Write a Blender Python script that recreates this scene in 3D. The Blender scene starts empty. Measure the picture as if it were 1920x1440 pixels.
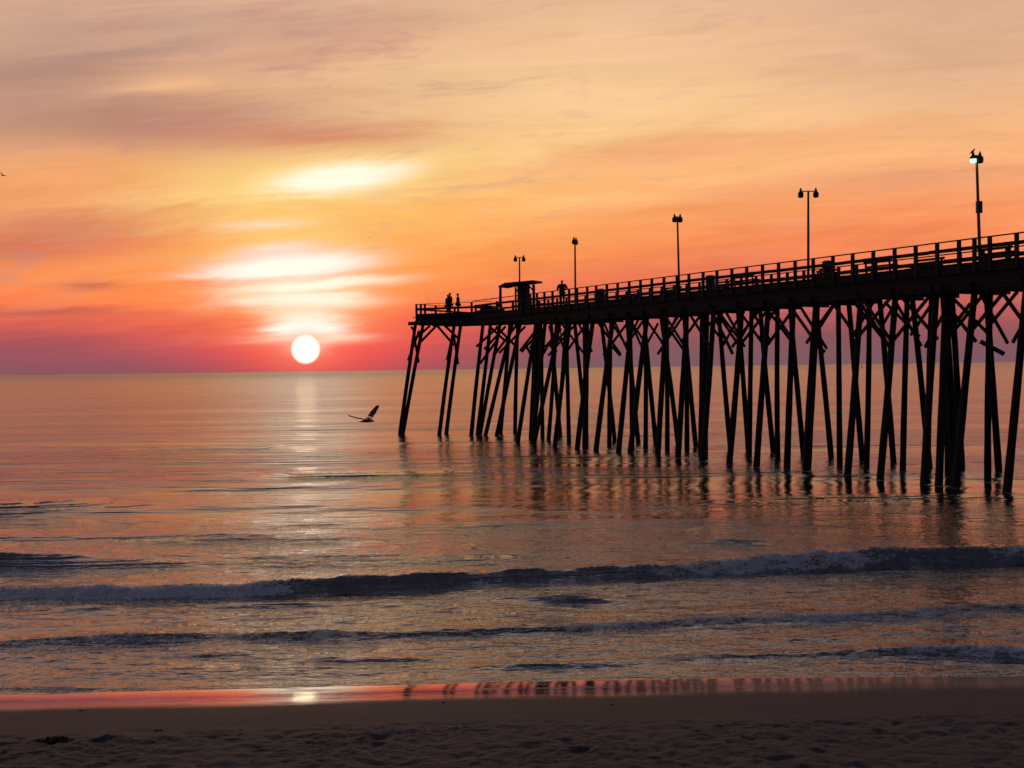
import bpy, bmesh, math, random
import numpy as np
from mathutils import Vector, Matrix, noise as mnoise
random.seed(7)
rng = np.random.default_rng(11)
S = bpy.context.scene
COL = S.collection
R = math.radians

# ------------------------------------------------------------------ camera
FPX = 2027.0                                  # focal length in pixels of the 1920 wide photograph
CAMZ = 5.6
ROLL, PITCH = math.atan(0.01316), math.atan(29.6/FPX)
cam_d = bpy.data.cameras.new('camera'); cam = bpy.data.objects.new('camera', cam_d); COL.objects.link(cam)
cam_d.sensor_width = 36; cam_d.lens = 36*FPX/1920; cam_d.clip_start = .1; cam_d.clip_end = 60000
CAM_M = Matrix.Translation((0, 0, CAMZ)) @ Matrix.Rotation(math.pi/2-PITCH, 4, 'X') @ Matrix.Rotation(-ROLL, 4, 'Z')
cam.matrix_world = CAM_M
S.camera = cam
S.render.resolution_x, S.render.resolution_y = 1024, 768
CAM_R = np.array(CAM_M.to_3x3())
def ray(px, py):
    v = CAM_R @ np.array([(px-960)/FPX, (720-py)/FPX, -1.0]); return v/np.linalg.norm(v)
def proj(p):
    q = CAM_R.T @ (np.array(p, float)-np.array([0, 0, CAMZ])); return 960+q[0]/-q[2]*FPX, 720-q[1]/-q[2]*FPX
def at_z(px, py, z):
    v = ray(px, py); t = (z-CAMZ)/v[2]; return v[0]*t, v[1]*t, z
def at_y(px, py, y):
    v = ray(px, py); t = y/v[1]; return Vector((v[0]*t, y, CAMZ+v[2]*t))
SUN = ray(573, 655); SUN_EL = math.asin(SUN[2]); SUN_AZ = math.atan2(SUN[0], SUN[1])

# ------------------------------------------------------------------ world: sunset sky with streaky cloud
def lin(c):
    return tuple((x/255/12.92 if x/255 <= .04045 else ((x/255+.055)/1.055)**2.4) for x in c)
W = bpy.data.worlds.new('World'); S.world = W; W.use_nodes = True
wt = W.node_tree; wt.nodes.clear()
class E:                                      # tiny expression helper over math nodes
    tree = None
    def __init__(s, sock): s.s = sock
    @staticmethod
    def m(op, *a):
        n = E.tree.nodes.new('ShaderNodeMath'); n.operation = op
        for i, x in enumerate(a):
            if isinstance(x, E): E.tree.links.new(x.s, n.inputs[i])
            else: n.inputs[i].default_value = x
        return E(n.outputs[0])
    def __add__(s, o): return E.m('ADD', s, o)
    __radd__ = __add__
    def __sub__(s, o): return E.m('SUBTRACT', s, o)
    def __rsub__(s, o): return E.m('SUBTRACT', o, s)
    def __mul__(s, o): return E.m('MULTIPLY', s, o)
    __rmul__ = __mul__
    def __truediv__(s, o): return E.m('DIVIDE', s, o)
    def __rtruediv__(s, o): return E.m('DIVIDE', o, s)
def emax(a, b): return E.m('MAXIMUM', a, b)
def emin(a, b): return E.m('MINIMUM', a, b)
def eexp(a): return E.m('EXPONENT', a)
def sstep(x, a, b):
    n = E.tree.nodes.new('ShaderNodeMapRange'); n.interpolation_type = 'SMOOTHSTEP'; n.clamp = True
    E.tree.links.new(x.s, n.inputs[0]); n.inputs[1].default_value = a; n.inputs[2].default_value = b
    return E(n.outputs[0])
def ecomb(x, y, z):
    n = E.tree.nodes.new('ShaderNodeCombineXYZ')
    for i, v in enumerate((x, y, z)):
        if isinstance(v, E): E.tree.links.new(v.s, n.inputs[i])
        else: n.inputs[i].default_value = v
    return n.outputs[0]
def enoise(vec, scale, detail=3, rough=.5, dist=0):
    n = E.tree.nodes.new('ShaderNodeTexNoise'); n.noise_dimensions = '3D'
    E.tree.links.new(vec, n.inputs['Vector']); n.inputs['Scale'].default_value = scale
    n.inputs['Detail'].default_value = detail; n.inputs['Roughness'].default_value = rough; n.inputs['Distortion'].default_value = dist
    return E(n.outputs['Fac'])
def emix(f, a, b):
    n = E.tree.nodes.new('ShaderNodeMix'); n.data_type = 'RGBA'; n.clamp_factor = True
    if isinstance(f, E): E.tree.links.new(f.s, n.inputs[0])
    else: n.inputs[0].default_value = f
    for i, v in ((6, a), (7, b)):
        if isinstance(v, tuple): n.inputs[i].default_value = (*v[:3], 1)
        else: E.tree.links.new(v, n.inputs[i])
    return n.outputs[2]
def eramp(x, stops):
    n = E.tree.nodes.new('ShaderNodeValToRGB'); E.tree.links.new(x.s, n.inputs[0]); cr = n.color_ramp
    for i, (p, c) in enumerate(stops):
        e = cr.elements[i] if i < 2 else cr.elements.new(p)
        e.position = p; e.color = (*lin(c), 1)
    return n.outputs[0]
E.tree = wt
tc = wt.nodes.new('ShaderNodeTexCoord'); sp = wt.nodes.new('ShaderNodeSeparateXYZ'); wt.links.new(tc.outputs['Generated'], sp.inputs[0])
dx, dy, dz = (E(sp.outputs[i]) for i in range(3))
yy = emax(dy, .15)
U = dx/yy*FPX+960                             # bearing and height above the horizon, as tangents
H = emax(dz, 0.0)/yy*FPX
# the cloud sheets rise gently to the right of the sun; two octaves of stretched streaks
sc = ecomb(U/900, (H-U*.07)/130, 3.1)
sf = ecomb(U/380, (H-U*.045)/26, 7.7)
sg = ecomb(U/620, (H-U*.03)/9, 1.7)
n1 = enoise(sc, 1.3, 6, .6, 1.1); n2 = enoise(sf, 1.0, 6, .62, .9); n3 = enoise(sg, 1.0, 5, .6, .5)
n4 = enoise(ecomb(U/240, (H-U*.12)/55, 11.0), 1.0, 7, .62, 1.4)
low = emin(H/60, 1.0)
Hw = H + ((n1-.5)*150*emin(H/260, 1.0) + (n4-.5)*60*emin(H/300, 1.0) + (n2-.5)*38*low + (n3-.5)*16*low)
Uw = U + (n1-.5)*220 + (n2-.5)*150 + (n4-.5)*160
Hn = emin(Hw/2000, 1.0)
def q(h): return h/2000
top = [(q(900), (206, 174, 158)), (q(1150), (152, 148, 164)), (q(1500), (104, 110, 134)), (1.0, (46, 52, 68))]
left = eramp(Hn, [(q(0), (138, 86, 97)), (q(50), (158, 84, 94)), (q(90), (208, 96, 86)), (q(130), (248, 120, 78)), (q(175), (250, 138, 84)), (q(230), (244, 140, 94)), (q(300), (238, 154, 104)), (q(370), (236, 160, 116)), (q(450), (212, 156, 126)), (q(550), (200, 158, 132)), (q(700), (196, 164, 142))]+top)
mid = eramp(Hn, [(q(0), (206, 78, 88)), (q(45), (248, 86, 78)), (q(90), (252, 106, 72)), (q(140), (253, 138, 74)), (q(200), (252, 160, 80)), (q(300), (252, 184, 100)), (q(400), (250, 198, 126)), (q(480), (248, 202, 146)), (q(560), (240, 188, 148)), (q(700), (222, 176, 144))]+top)
right = eramp(Hn, [(q(0), (122, 90, 98)), (q(45), (136, 86, 92)), (q(100), (184, 92, 92)), (q(150), (230, 112, 88)), (q(210), (250, 138, 88)), (q(300), (251, 156, 102)), (q(380), (249, 172, 116)), (q(470), (248, 186, 132)), (q(560), (238, 180, 140)), (q(700), (214, 170, 144))]+top)
side = emix(sstep(U, 150, 900), left, right)
wd = 225+emin(H, 700.0)*1.35
g = (U-610)/wd
col = emix(eexp(g*g*-1.0), side, mid)
g = (U-1050)/520; g2 = (Hw-540)/170
col = emix(eexp((g*g+g2*g2)*-1.0)*.5, col, lin((252, 212, 156)))        # pale thin cloud high over the pier end
def blob(col, u, h, ru, rh, slope, c, k=1.0, warp=.5, hard=1.0, gain=1.0):
    a = ((Uw-U)*warp+U-u)/ru; b = ((Hw-H)*warp+H-h - (U-u)*slope)/rh
    f = eexp(E.m('POWER', a*a+b*b, hard)*-1.0)*k
    return emix(f, col, tuple(x*gain for x in lin(c)))
# dusky patches
col = blob(col, 300, 468, 400, 68, .03, (182, 124, 110), .95)
col = blob(col, 60, 560, 260, 90, .1, (178, 138, 124), .85)
col = blob(col, 620, 630, 240, 26, .08, (206, 158, 136), .8)
col = blob(col, 250, 600, 200, 18, .12, (172, 136, 124), .7)
col = blob(col, 620, 440, 210, 26, .0, (208, 132, 102), .9)
col = blob(col, 80, 500, 260, 60, .03, (186, 142, 122), .6)
col = blob(col, 300, 660, 420, 36, .03, (186, 150, 132), .75)
col = blob(col, 560, 585, 240, 30, .12, (214, 160, 132), .75)
col = blob(col, 130, 590, 190, 16, .05, (176, 140, 124), .6)
col = blob(col, 330, 535, 100, 16, .03, (250, 192, 140), .75)
col = blob(col, 120, 285, 190, 46, .02, (204, 116, 94), .9)
col = blob(col, 300, 300, 130, 12, .10, (232, 146, 92), .7)
col = blob(col, 200, 245, 190, 22, .06, (222, 114, 86), .6)
col = blob(col, 30, 235, 130, 26, .02, (200, 108, 90), .6)
col = blob(col, 180, 168, 60, 8, 0, (184, 98, 84), .7)
col = blob(col, 80, 117, 180, 10, 0, (168, 86, 84), .6)
col = blob(col, 1300, 405, 420, 22, .10, (240, 158, 112), .6)
col = blob(col, 1700, 350, 300, 30, .06, (222, 148, 116), .5)
col = blob(col, 1780, 560, 260, 90, 0, (214, 172, 142), .55)
col = blob(col, 1150, 610, 300, 20, .05, (238, 182, 142), .5)
col = blob(col, 640, 285, 190, 14, .07, (250, 178, 92), .6)
col = blob(col, 660, 235, 70, 16, 0, (246, 172, 84), .7)
col = emix(sstep(n4*.6+n2*.4, .50, .68)*.75*emin(Hw/300, 1.0)*(1-sstep(U, 300, 1500)*.6), col, lin((188, 138, 126)))
# bright openings stacked over the sun
col = blob(col, 575, 50, 120, 55, 0, (255, 98, 78), .7, 0)
col = blob(col, 90, 350, 200, 60, .06, (246, 164, 106), .85)
col = blob(col, 90, 405, 160, 26, .02, (240, 168, 116), .7)
col = blob(col, 600, 352, 270, 46, .10, (252, 224, 144), .8)
col = blob(col, 560, 250, 150, 60, .04, (253, 214, 128), .6)
col = blob(col, 570, 130, 130, 60, 0, (255, 190, 110), .7)
col = blob(col, 645, 362, 132, 28, .09, (255, 238, 214), 1, .3, 1.8, 1.14)
col = blob(col, 500, 275, 80, 10, .03, (253, 226, 200), .7, .4)
col = blob(col, 520, 228, 75, 12, .06, (254, 228, 215), .8, .4)
col = blob(col, 545, 198, 160, 25, .06, (255, 226, 226), .95, .4, 1.4)
col = blob(col, 545, 196, 135, 20, .06, (255, 240, 222), 1, .38, 1.7, 1.16)
col = blob(col, 590, 163, 160, 12, .05, (255, 236, 212), 1, .45, 1.4, 1.14)
col = blob(col, 575, 134, 140, 18, .0, (255, 236, 212), 1, .5, 1.5, 1.14)
col = blob(col, 575, 104, 70, 20, 0, (255, 206, 170), .85, .5)
col = blob(col, 578, 86, 70, 30, 0, (255, 242, 216), 1, .45, 1.3, 1.1)
col = blob(col, 577, 78, 56, 13, 0, (255, 250, 242), 1, .3, 1.5, 1.2)
col = blob(col, 576, 60, 36, 26, 0, (255, 244, 226), 1, .3, 1.3, 1.1)
col = blob(col, 582, 60, 86, 9, 0, (255, 238, 210), .95, .4)
col = blob(col, 575, 38, 60, 40, 0, (255, 130, 100), .6, 0)
# streak contrast
vm = wt.nodes.new('ShaderNodeVectorMath'); vm.operation = 'SCALE'; wt.links.new(col, vm.inputs[0])
wt.links.new((1+((n2-.5)*.22+(n3-.5)*.09+(n4-.5)*.16*emin(H/300, 1.0)+(n1-.5)*.42*emin(H/300, 1.0))*low).s, vm.inputs['Scale'])
col = vm.outputs[0]
# the sun's bloomed disc
su = (SUN[0]/SUN[1])*FPX+960; sh = SUN[2]/SUN[1]*FPX
a = U-su; b = H-sh
rr = E.m('SQRT', a*a+b*b)
disc = 1-sstep(rr, 22, 29.5)
disc = disc*sstep(dy, .3, .4)
col = emix(disc, col, (1.8, 1.35, 1.0))
# a band of dimmer air opposite the sun
back = sstep(dy, -.7, .25)
col = emix(back, lin((50, 55, 72)), col)
sky = wt.nodes.new('ShaderNodeTexSky'); sky.sky_type = 'NISHITA'; sky.sun_disc = False
sky.sun_elevation = SUN_EL; sky.sun_rotation = SUN_AZ; sky.air_density = 1.5; sky.dust_density = 2.5
s1 = wt.nodes.new('ShaderNodeVectorMath'); s1.operation = 'SCALE'; wt.links.new(col, s1.inputs[0]); s1.inputs['Scale'].default_value = 10
s2 = wt.nodes.new('ShaderNodeVectorMath'); s2.operation = 'SCALE'; wt.links.new(sky.outputs[0], s2.inputs[0]); s2.inputs['Scale'].default_value = .05
ad = wt.nodes.new('ShaderNodeVectorMath'); ad.operation = 'ADD'; wt.links.new(s1.outputs[0], ad.inputs[0]); wt.links.new(s2.outputs[0], ad.inputs[1])
bg = wt.nodes.new('ShaderNodeBackground'); bg.inputs['Strength'].default_value = .1; wt.links.new(ad.outputs[0], bg.inputs[0])
wo = wt.nodes.new('ShaderNodeOutputWorld'); wt.links.new(bg.outputs[0], wo.inputs[0])
W.cycles.sampling_method = 'MANUAL'; W.cycles.sample_map_resolution = 1024
# ------------------------------------------------------------------ sun lamp, exposure
sl = bpy.data.lights.new('sun', 'SUN'); so = bpy.data.objects.new('sun', sl); COL.objects.link(so)
sl.energy = .0006; sl.angle = R(1.0); sl.color = (1, .5, .22)
so.rotation_euler = Vector(-SUN).to_track_quat('-Z', 'Y').to_euler()
S.view_settings.view_transform = 'Standard'; S.view_settings.look = 'None'
S.view_settings.exposure = 0; S.view_settings.gamma = 1
S.render.engine = 'CYCLES'
S.cycles.max_bounces = 6

# ------------------------------------------------------------------ materials
def mat(name, base, rough=.7, metal=0, emit=None, spec=.5):
    m = bpy.data.materials.new(name); m.use_nodes = True
    p = m.node_tree.nodes['Principled BSDF']
    p.inputs['Base Color'].default_value = (*base, 1); p.inputs['Roughness'].default_value = rough
    p.inputs['Metallic'].default_value = metal; p.inputs['Specular IOR Level'].default_value = spec
    if emit: p.inputs['Emission Color'].default_value = (*emit[0], 1); p.inputs['Emission Strength'].default_value = emit[1]
    return m
def noisy(name, c1, c2, scale, rough=.8, bump=.02, stretch=(1, 1, 1), metal=0):
    m = mat(name, c1, rough, metal); t = m.node_tree; E.tree = t; p = t.nodes['Principled BSDF']
    tcn = t.nodes.new('ShaderNodeTexCoord'); mp = t.nodes.new('ShaderNodeMapping'); t.links.new(tcn.outputs['Object'], mp.inputs[0])
    mp.inputs['Scale'].default_value = stretch
    f = enoise(mp.outputs[0], scale, 5, .6)
    t.links.new(emix(sstep(f, .3, .7), c1, c2), p.inputs['Base Color'])
    if bump:
        b = t.nodes.new('ShaderNodeBump'); b.inputs['Distance'].default_value = bump; t.links.new(f.s, b.inputs['Height']); t.links.new(b.outputs[0], p.inputs['Normal'])
    return m
M_pile = noisy('creosoted_timber', (.020, .015, .012), (.045, .034, .026), 5, .9, .02, (1, 1, .15))
M_wood = noisy('weathered_timber', (.020, .015, .012), (.045, .035, .027), 4, .85, .01)
M_rail = noisy('rail_timber', (.026, .022, .018), (.055, .045, .037), 6, .8, .006)
M_metal = noisy('galvanised_pole', (.20, .12, .085), (.26, .16, .11), 1.2, .45, 0, (1, 1, .4), .3)
M_dark = noisy('dark_painted_metal', (.035, .04, .04), (.07, .07, .065), 12, .5, 0)
M_roof = noisy('shelter_roof', (.03, .028, .026), (.06, .05, .045), 3, .8, .004)
M_lens = mat('milky_lamp_glass', (.35, .36, .34), .25)
M_lit = mat('lit_lamp_glass', (.6, .8, .7), .3, emit=((.78, 1, .86), 1.0))
M_skin = noisy('skin', (.32, .2, .15), (.4, .26, .2), 9, .6, 0)
def cloth(n, c): return noisy(n, c, tuple(x*1.7 for x in c), 14, .9, .004)
M_c1, M_c2, M_c3, M_c4 = cloth('navy_jacket', (.02, .022, .03)), cloth('brown_jacket', (.035, .025, .02)), cloth('black_coat', (.015, .015, .016)), cloth('grey_coat', (.04, .042, .045))
M_hair = cloth('dark_hair', (.02, .014, .01))
M_feather = noisy('gull_feathers', (.12, .10, .09), (.24, .21, .2), 14, .8, .002)
M_quill = noisy('dark_feathers', (.03, .025, .022), (.06, .05, .045), 18, .8, 0)
M_beak = noisy('beak', (.3, .16, .04), (.36, .2, .05), 30, .4, 0)
M_cooler = noisy('plastic_box', (.05, .055, .06), (.08, .085, .09), 8, .5, 0)
M_sign = noisy('slate_panel', (.035, .045, .055), (.055, .065, .075), 6, .5, 0)
M_buoy = noisy('buoy_paint', (.05, .012, .012), (.08, .02, .02), 4, .5, 0)

# ------------------------------------------------------------------ mesh helpers
class MB:
    def __init__(s): s.v = []; s.f = []
    def add(s, v, f):
        o = len(s.v); s.v += [tuple(x) for x in v]; s.f += [tuple(i+o for i in q_) for q_ in f]; return s
    def obox(s, c, ax, ay, az):               # centre and three half axes
        c, ax, ay, az = map(Vector, (c, ax, ay, az))
        v = [c+ax*i+ay*j+az*k for k in (-1, 1) for j in (-1, 1) for i in (-1, 1)]
        return s.add(v, [(0, 2, 3, 1), (4, 5, 7, 6), (0, 1, 5, 4), (2, 6, 7, 3), (0, 4, 6, 2), (1, 3, 7, 5)])
    def box(s, x0, x1, y0, y1, z0, z1):
        return s.obox(((x0+x1)/2, (y0+y1)/2, (z0+z1)/2), ((x1-x0)/2, 0, 0), (0, (y1-y0)/2, 0), (0, 0, (z1-z0)/2))
    def bar(s, a, b, w, h, up=(0, 0, 1)):     # rectangular timber from a to b
        a, b = Vector(a), Vector(b); d = (b-a); L = d.length; d.normalize(); sd = d.cross(Vector(up))
        if sd.length < 1e-4: sd = d.cross(Vector((1, 0, 0)))
        sd.normalize(); u = sd.cross(d)
        return s.obox((a+b)/2, d*L/2, sd*w/2, u*h/2)
    def loft(s, rings, n=10, cap=True):       # rings: (centre, side vector, up vector)
        vs = []; fs = []
        for c, a, b in rings:
            c, a, b = Vector(c), Vector(a), Vector(b)
            vs += [c+a*math.cos(2*math.pi*k/n)+b*math.sin(2*math.pi*k/n) for k in range(n)]
        for i in range(len(rings)-1):
            for k in range(n):
                fs.append((i*n+k, i*n+(k+1) % n, (i+1)*n+(k+1) % n, (i+1)*n+k))
        if cap: fs += [tuple(reversed(range(n))), tuple(range((len(rings)-1)*n, len(rings)*n))]
        return s.add(vs, fs)
    def tube(s, pts, rs, n=8):
        pts = [Vector(p) for p in pts]
        if not hasattr(rs, '__len__'): rs = [rs]*len(pts)
        rings = []
        for i, p in enumerate(pts):
            d = (pts[min(i+1, len(pts)-1)]-pts[max(i-1, 0)]).normalized()
            a = d.cross(Vector((0, 0, 1)) if abs(d.z) < .95 else Vector((0, 1, 0))).normalized(); b = a.cross(d)
            rings.append((p, a*rs[i], b*rs[i]))
        return s.loft(rings, n)
    def build(s, name, m, parent=None, smooth=False):
        me = bpy.data.meshes.new(name); me.from_pydata(s.v, [], s.f); me.materials.append(m)
        bm = bmesh.new(); bm.from_mesh(me); bmesh.ops.recalc_face_normals(bm, faces=bm.faces); bm.to_mesh(me); bm.free()
        if smooth: me.polygons.foreach_set('use_smooth', [True]*len(me.polygons))
        o = bpy.data.objects.new(name, me); COL.objects.link(o); o.parent = parent
        return o
def empty(name, loc, rz=0):
    o = bpy.data.objects.new(name, None); COL.objects.link(o); o.location = loc; o.rotation_euler = (0, 0, rz); o.empty_display_size = .2
    return o
def tag(o, label=None, cat=None, group=None, kind=None):
    for k, v in (('label', label), ('category', cat), ('group', group), ('kind', kind)):
        if v: o[k] = v
    return o
def kids(o): return [c for c in list(bpy.data.objects) if c.parent == o]
def copy_tree(o, parent=None):
    ch = kids(o); c = o.copy(); COL.objects.link(c); c.parent = parent
    for k in ch: copy_tree(k, c)
    return c

# ------------------------------------------------------------------ numpy gradient noise
def perlin(x, y, seed=0):
    r = np.random.default_rng(seed); P = r.permutation(512); P = np.concatenate([P, P]); ang = r.uniform(0, 2*np.pi, 512)
    gx, gy = np.cos(ang), np.sin(ang)
    xi = np.floor(x).astype(np.int64); yi = np.floor(y).astype(np.int64); xf = x-xi; yf = y-yi
    def gr(ix, iy, fx, fy):
        h = P[(P[ix & 511]+iy) & 511]; return gx[h]*fx+gy[h]*fy
    u = xf*xf*xf*(xf*(xf*6-15)+10); v = yf*yf*yf*(yf*(yf*6-15)+10)
    a = gr(xi, yi, xf, yf); b = gr(xi+1, yi, xf-1, yf); c = gr(xi, yi+1, xf, yf-1); d = gr(xi+1, yi+1, xf-1, yf-1)
    return (a+(b-a)*u)*(1-v)+(c+(d-c)*u)*v
def fbm(x, y, o=4, seed=0, g=.5):
    s = 0; a = 1
    for i in range(o): s = s+a*perlin(x, y, seed+i); x = x*2.03; y = y*2.03; a *= g
    return s
def sm(x, a, b):
    t = np.clip((x-a)/(b-a), 0, 1); return t*t*(3-2*t)
def grid_obj(name, X, Y, Z, m, attrs=None):
    ny, nx = X.shape
    me = bpy.data.meshes.new(name); co = np.stack([X, Y, Z], -1).reshape(-1, 3).astype(np.float32)
    i = np.arange((ny-1)*(nx-1)); r = i//(nx-1); c = i % (nx-1); a = r*nx+c
    q4 = np.stack([a, a+1, a+nx+1, a+nx], -1).astype(np.int32)
    me.vertices.add(len(co)); me.vertices.foreach_set('co', co.ravel())
    me.loops.add(q4.size); me.loops.foreach_set('vertex_index', q4.ravel())
    me.polygons.add(len(q4)); me.polygons.foreach_set('loop_start', np.arange(0, q4.size, 4, dtype=np.int32))
    me.polygons.foreach_set('use_smooth', np.ones(len(q4), bool))
    me.update(calc_edges=True)
    for k, v in (attrs or {}).items():
        at = me.attributes.new(k, 'FLOAT', 'POINT'); at.data.foreach_set('value', v.ravel().astype(np.float32))
    me.materials.append(m); o = bpy.data.objects.new(name, me); COL.objects.link(o); return o

# ------------------------------------------------------------------ beach
def wl(x):                                    # the water's edge, y of the beach's zero level
    return 19.15+.012*x+.10*np.sin(x*.31+1)
_p = np.linspace(-1, 26, 1400)                # distance landward of the water's edge
_slope = np.where(_p < 0, .15, np.where(_p < 1.9, .150-.012*_p, .05))
_slope = np.interp(_p, [-1, 0, .8, 1.9, 2.6, 3.2, 4.2, 6.5, 9, 12, 26], [.104, .109, .139, .134, .115, .09, .06, .06, .25, .32, .2])
_h = np.concatenate([[0], np.cumsum((_slope[1:]+_slope[:-1])/2*np.diff(_p))]); _h -= np.interp(0, _p, _h)
def beach_h(x, y, fine=True):
    p = wl(x)-y
    z = np.where(p < -1, -.16+(p+1)*.08, np.interp(p, _p, _h))
    z = z+sm(p, 1.6, 3.2)*.03*perlin(x*.35, y*.5, 5)
    if fine:
        edge = 3.15+.45*perlin(x*.22, y*0+.3, 9)-.018*(x)             # where the dry trodden sand starts
        k = sm(p, edge, edge+.9)
        n = fbm(x*3.1, y*3.4, 5, 21, .6)*(1+.8*perlin(x*.6, y*.9, 77))
        pits = np.maximum(0, perlin(x*2.9+5, y*3.3, 31)-.12)*1.3+np.maximum(0, perlin(x*6+5, y*6, 32)-.2)*.5
        z = z+k*(.030*n-.062*pits*(.4+1.2*np.clip(.5+perlin(x*.8, y*1.1, 81), 0, 1))+.02)
        z = z+sm(p, 2.2, 3)*.004*fbm(x*9, y*9, 2, 44)
        # a clump lying on the smooth sand to the left
        for (bx, by, bh) in ((-5.75, 15.15, .05), (-4.25, 15.55, .02)):
            z = z+bh*np.exp(-((x-bx)/.22)**2-((y-by)/.12)**2)*(1+.6*perlin(x*9, y*9, 3))
    return z
ms = bpy.data.materials.new('sand'); ms.use_nodes = True; t = ms.node_tree; E.tree = t; p_ = t.nodes['Principled BSDF']
ge = t.nodes.new('ShaderNodeNewGeometry')
def attr(n): a_ = E.tree.nodes.new('ShaderNodeAttribute'); a_.attribute_name = n; return E(a_.outputs['Fac'])
film = attr('film'); damp = attr('damp')
nz = enoise(ge.outputs['Position'], 3, 6, .6); nf = enoise(ge.outputs['Position'], 60, 3, .7); ng = enoise(ge.outputs['Position'], 260, 2, .6)
dry = emix(sstep(nz, .35, .7), (.048, .042, .042), (.076, .067, .066))
wet = emix(sstep(nf, .3, .7), (.044, .037, .038), (.056, .047, .047))
t.links.new(emix(damp, dry, wet), p_.inputs['Base Color'])
t.links.new(((1-film)*.62+.035).s, p_.inputs['Roughness'])
p_.inputs['Specular IOR Level'].default_value = .5
cw = film; t.links.new(cw.s, p_.inputs['Coat Weight']); p_.inputs['Coat Roughness'].default_value = .022; p_.inputs['Coat IOR'].default_value = 2.0
b = t.nodes.new('ShaderNodeBump'); b.inputs['Distance'].default_value = .006
t.links.new(((nf*.6+ng*.4)*((1-film)*.98+.02)).s, b.inputs['Height']); t.links.new(b.outputs[0], p_.inputs['Normal'])
b2 = t.nodes.new('ShaderNodeBump'); b2.inputs['Distance'].default_value = .001
mp = t.nodes.new('ShaderNodeMapping'); t.links.new(ge.outputs['Position'], mp.inputs[0]); mp.inputs['Scale'].default_value = (2, 4, 1)
t.links.new(enoise(mp.outputs[0], 3.5, 4, .6).s, b2.inputs['Height']); t.links.new(b2.outputs[0], p_.inputs['Coat Normal'])
ys = np.concatenate([np.arange(-8, 12.6, .25), np.arange(12.6, 19.6, .022), np.arange(19.6, 30, .5)])
us = np.concatenate([np.linspace(-30, -10, 30)[:-1], np.arange(-10, 10, .028), np.linspace(10, 30, 30)])
X, Y = np.meshgrid(us, ys)
Z = beach_h(X, Y)
P_ = wl(X)-Y
fe = 1.66-.045*np.maximum(X-1.5, 0)+.24*perlin(X*.35, Y*0, 61)+.05*perlin(X*1.7, Y*0, 62)-.02*np.sin(X*.2)
film_v = (1-sm(P_, fe-.55, fe+.25))*(1-.6*sm(X, .5, 8))*(1-.55*sm(fbm(X*.7, Y*4.5, 3, 91), .12, .5))
damp_v = 1-.9*sm(P_+.25*fbm(X*1.2, Y*1.2, 3, 71), 3.0-.018*X, 3.9-.018*X)
sand = grid_obj('sand', X, Y, Z, ms, {'film': film_v, 'damp': damp_v}); tag(sand, kind='structure')

# ------------------------------------------------------------------ sea surface
def rows():
    y = 18.2; out = []
    while y < 30000:
        out.append(y); px = y*y/(1081*CAMZ)
        y += max(.03, px*(.62 if y < 70 else 1.1 if y < 400 else 2.5))
    return np.array(out)
ysea = rows()
uc = np.concatenate([np.linspace(-3, -.62, 40)[:-1], np.linspace(-.62, .62, 1250), np.linspace(.62, 3, 40)[1:]])
Us, Ys = np.meshgrid(uc, ysea); Xs = Us*Ys
Zs = np.zeros_like(Xs); Fs = np.zeros_like(Xs)
# long low swell and wind ripples, fading where the mesh can no longer carry them
def cell(y): return y*y/(1081*CAMZ)*1.1
for i in range(34):
    L = 24*(.84**i); th = rng.normal(.05, .16 if L > 5 else .42); ph = rng.uniform(0, 6.28)
    amp = .0055*L**.85*(.5 if L > 12 else 1) * (.75 if L < 3 else 1)
    k = 2*np.pi/L; fade = sm(L/cell(Ys), 2.2, 5)*sm(Ys, 19.2, 30 if L > 3 else 22)
    env = .6+.8*perlin(Xs/(L*4)+i*7.1, Ys/(L*2.4), 100+i)
    Zs += amp*env*fade*np.sin(k*(Xs*np.sin(th)+Ys*np.cos(th))+ph+1.3*perlin(Xs/(L*3), Ys/(L*3), 140+i))
fadef = sm(Ys, 19.0, 19.8)
Zs += fadef*sm(1.0/cell(Ys), 1.5, 4)*(.026*fbm(Xs*.55, Ys*1.9, 4, 200, .6)+.012*fbm(Xs*2.2, Ys*4.5, 3, 230, .6)*(1-sm(Ys, 26, 40)))*(1-.55*sm(Ys, 32, 45))
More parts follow.
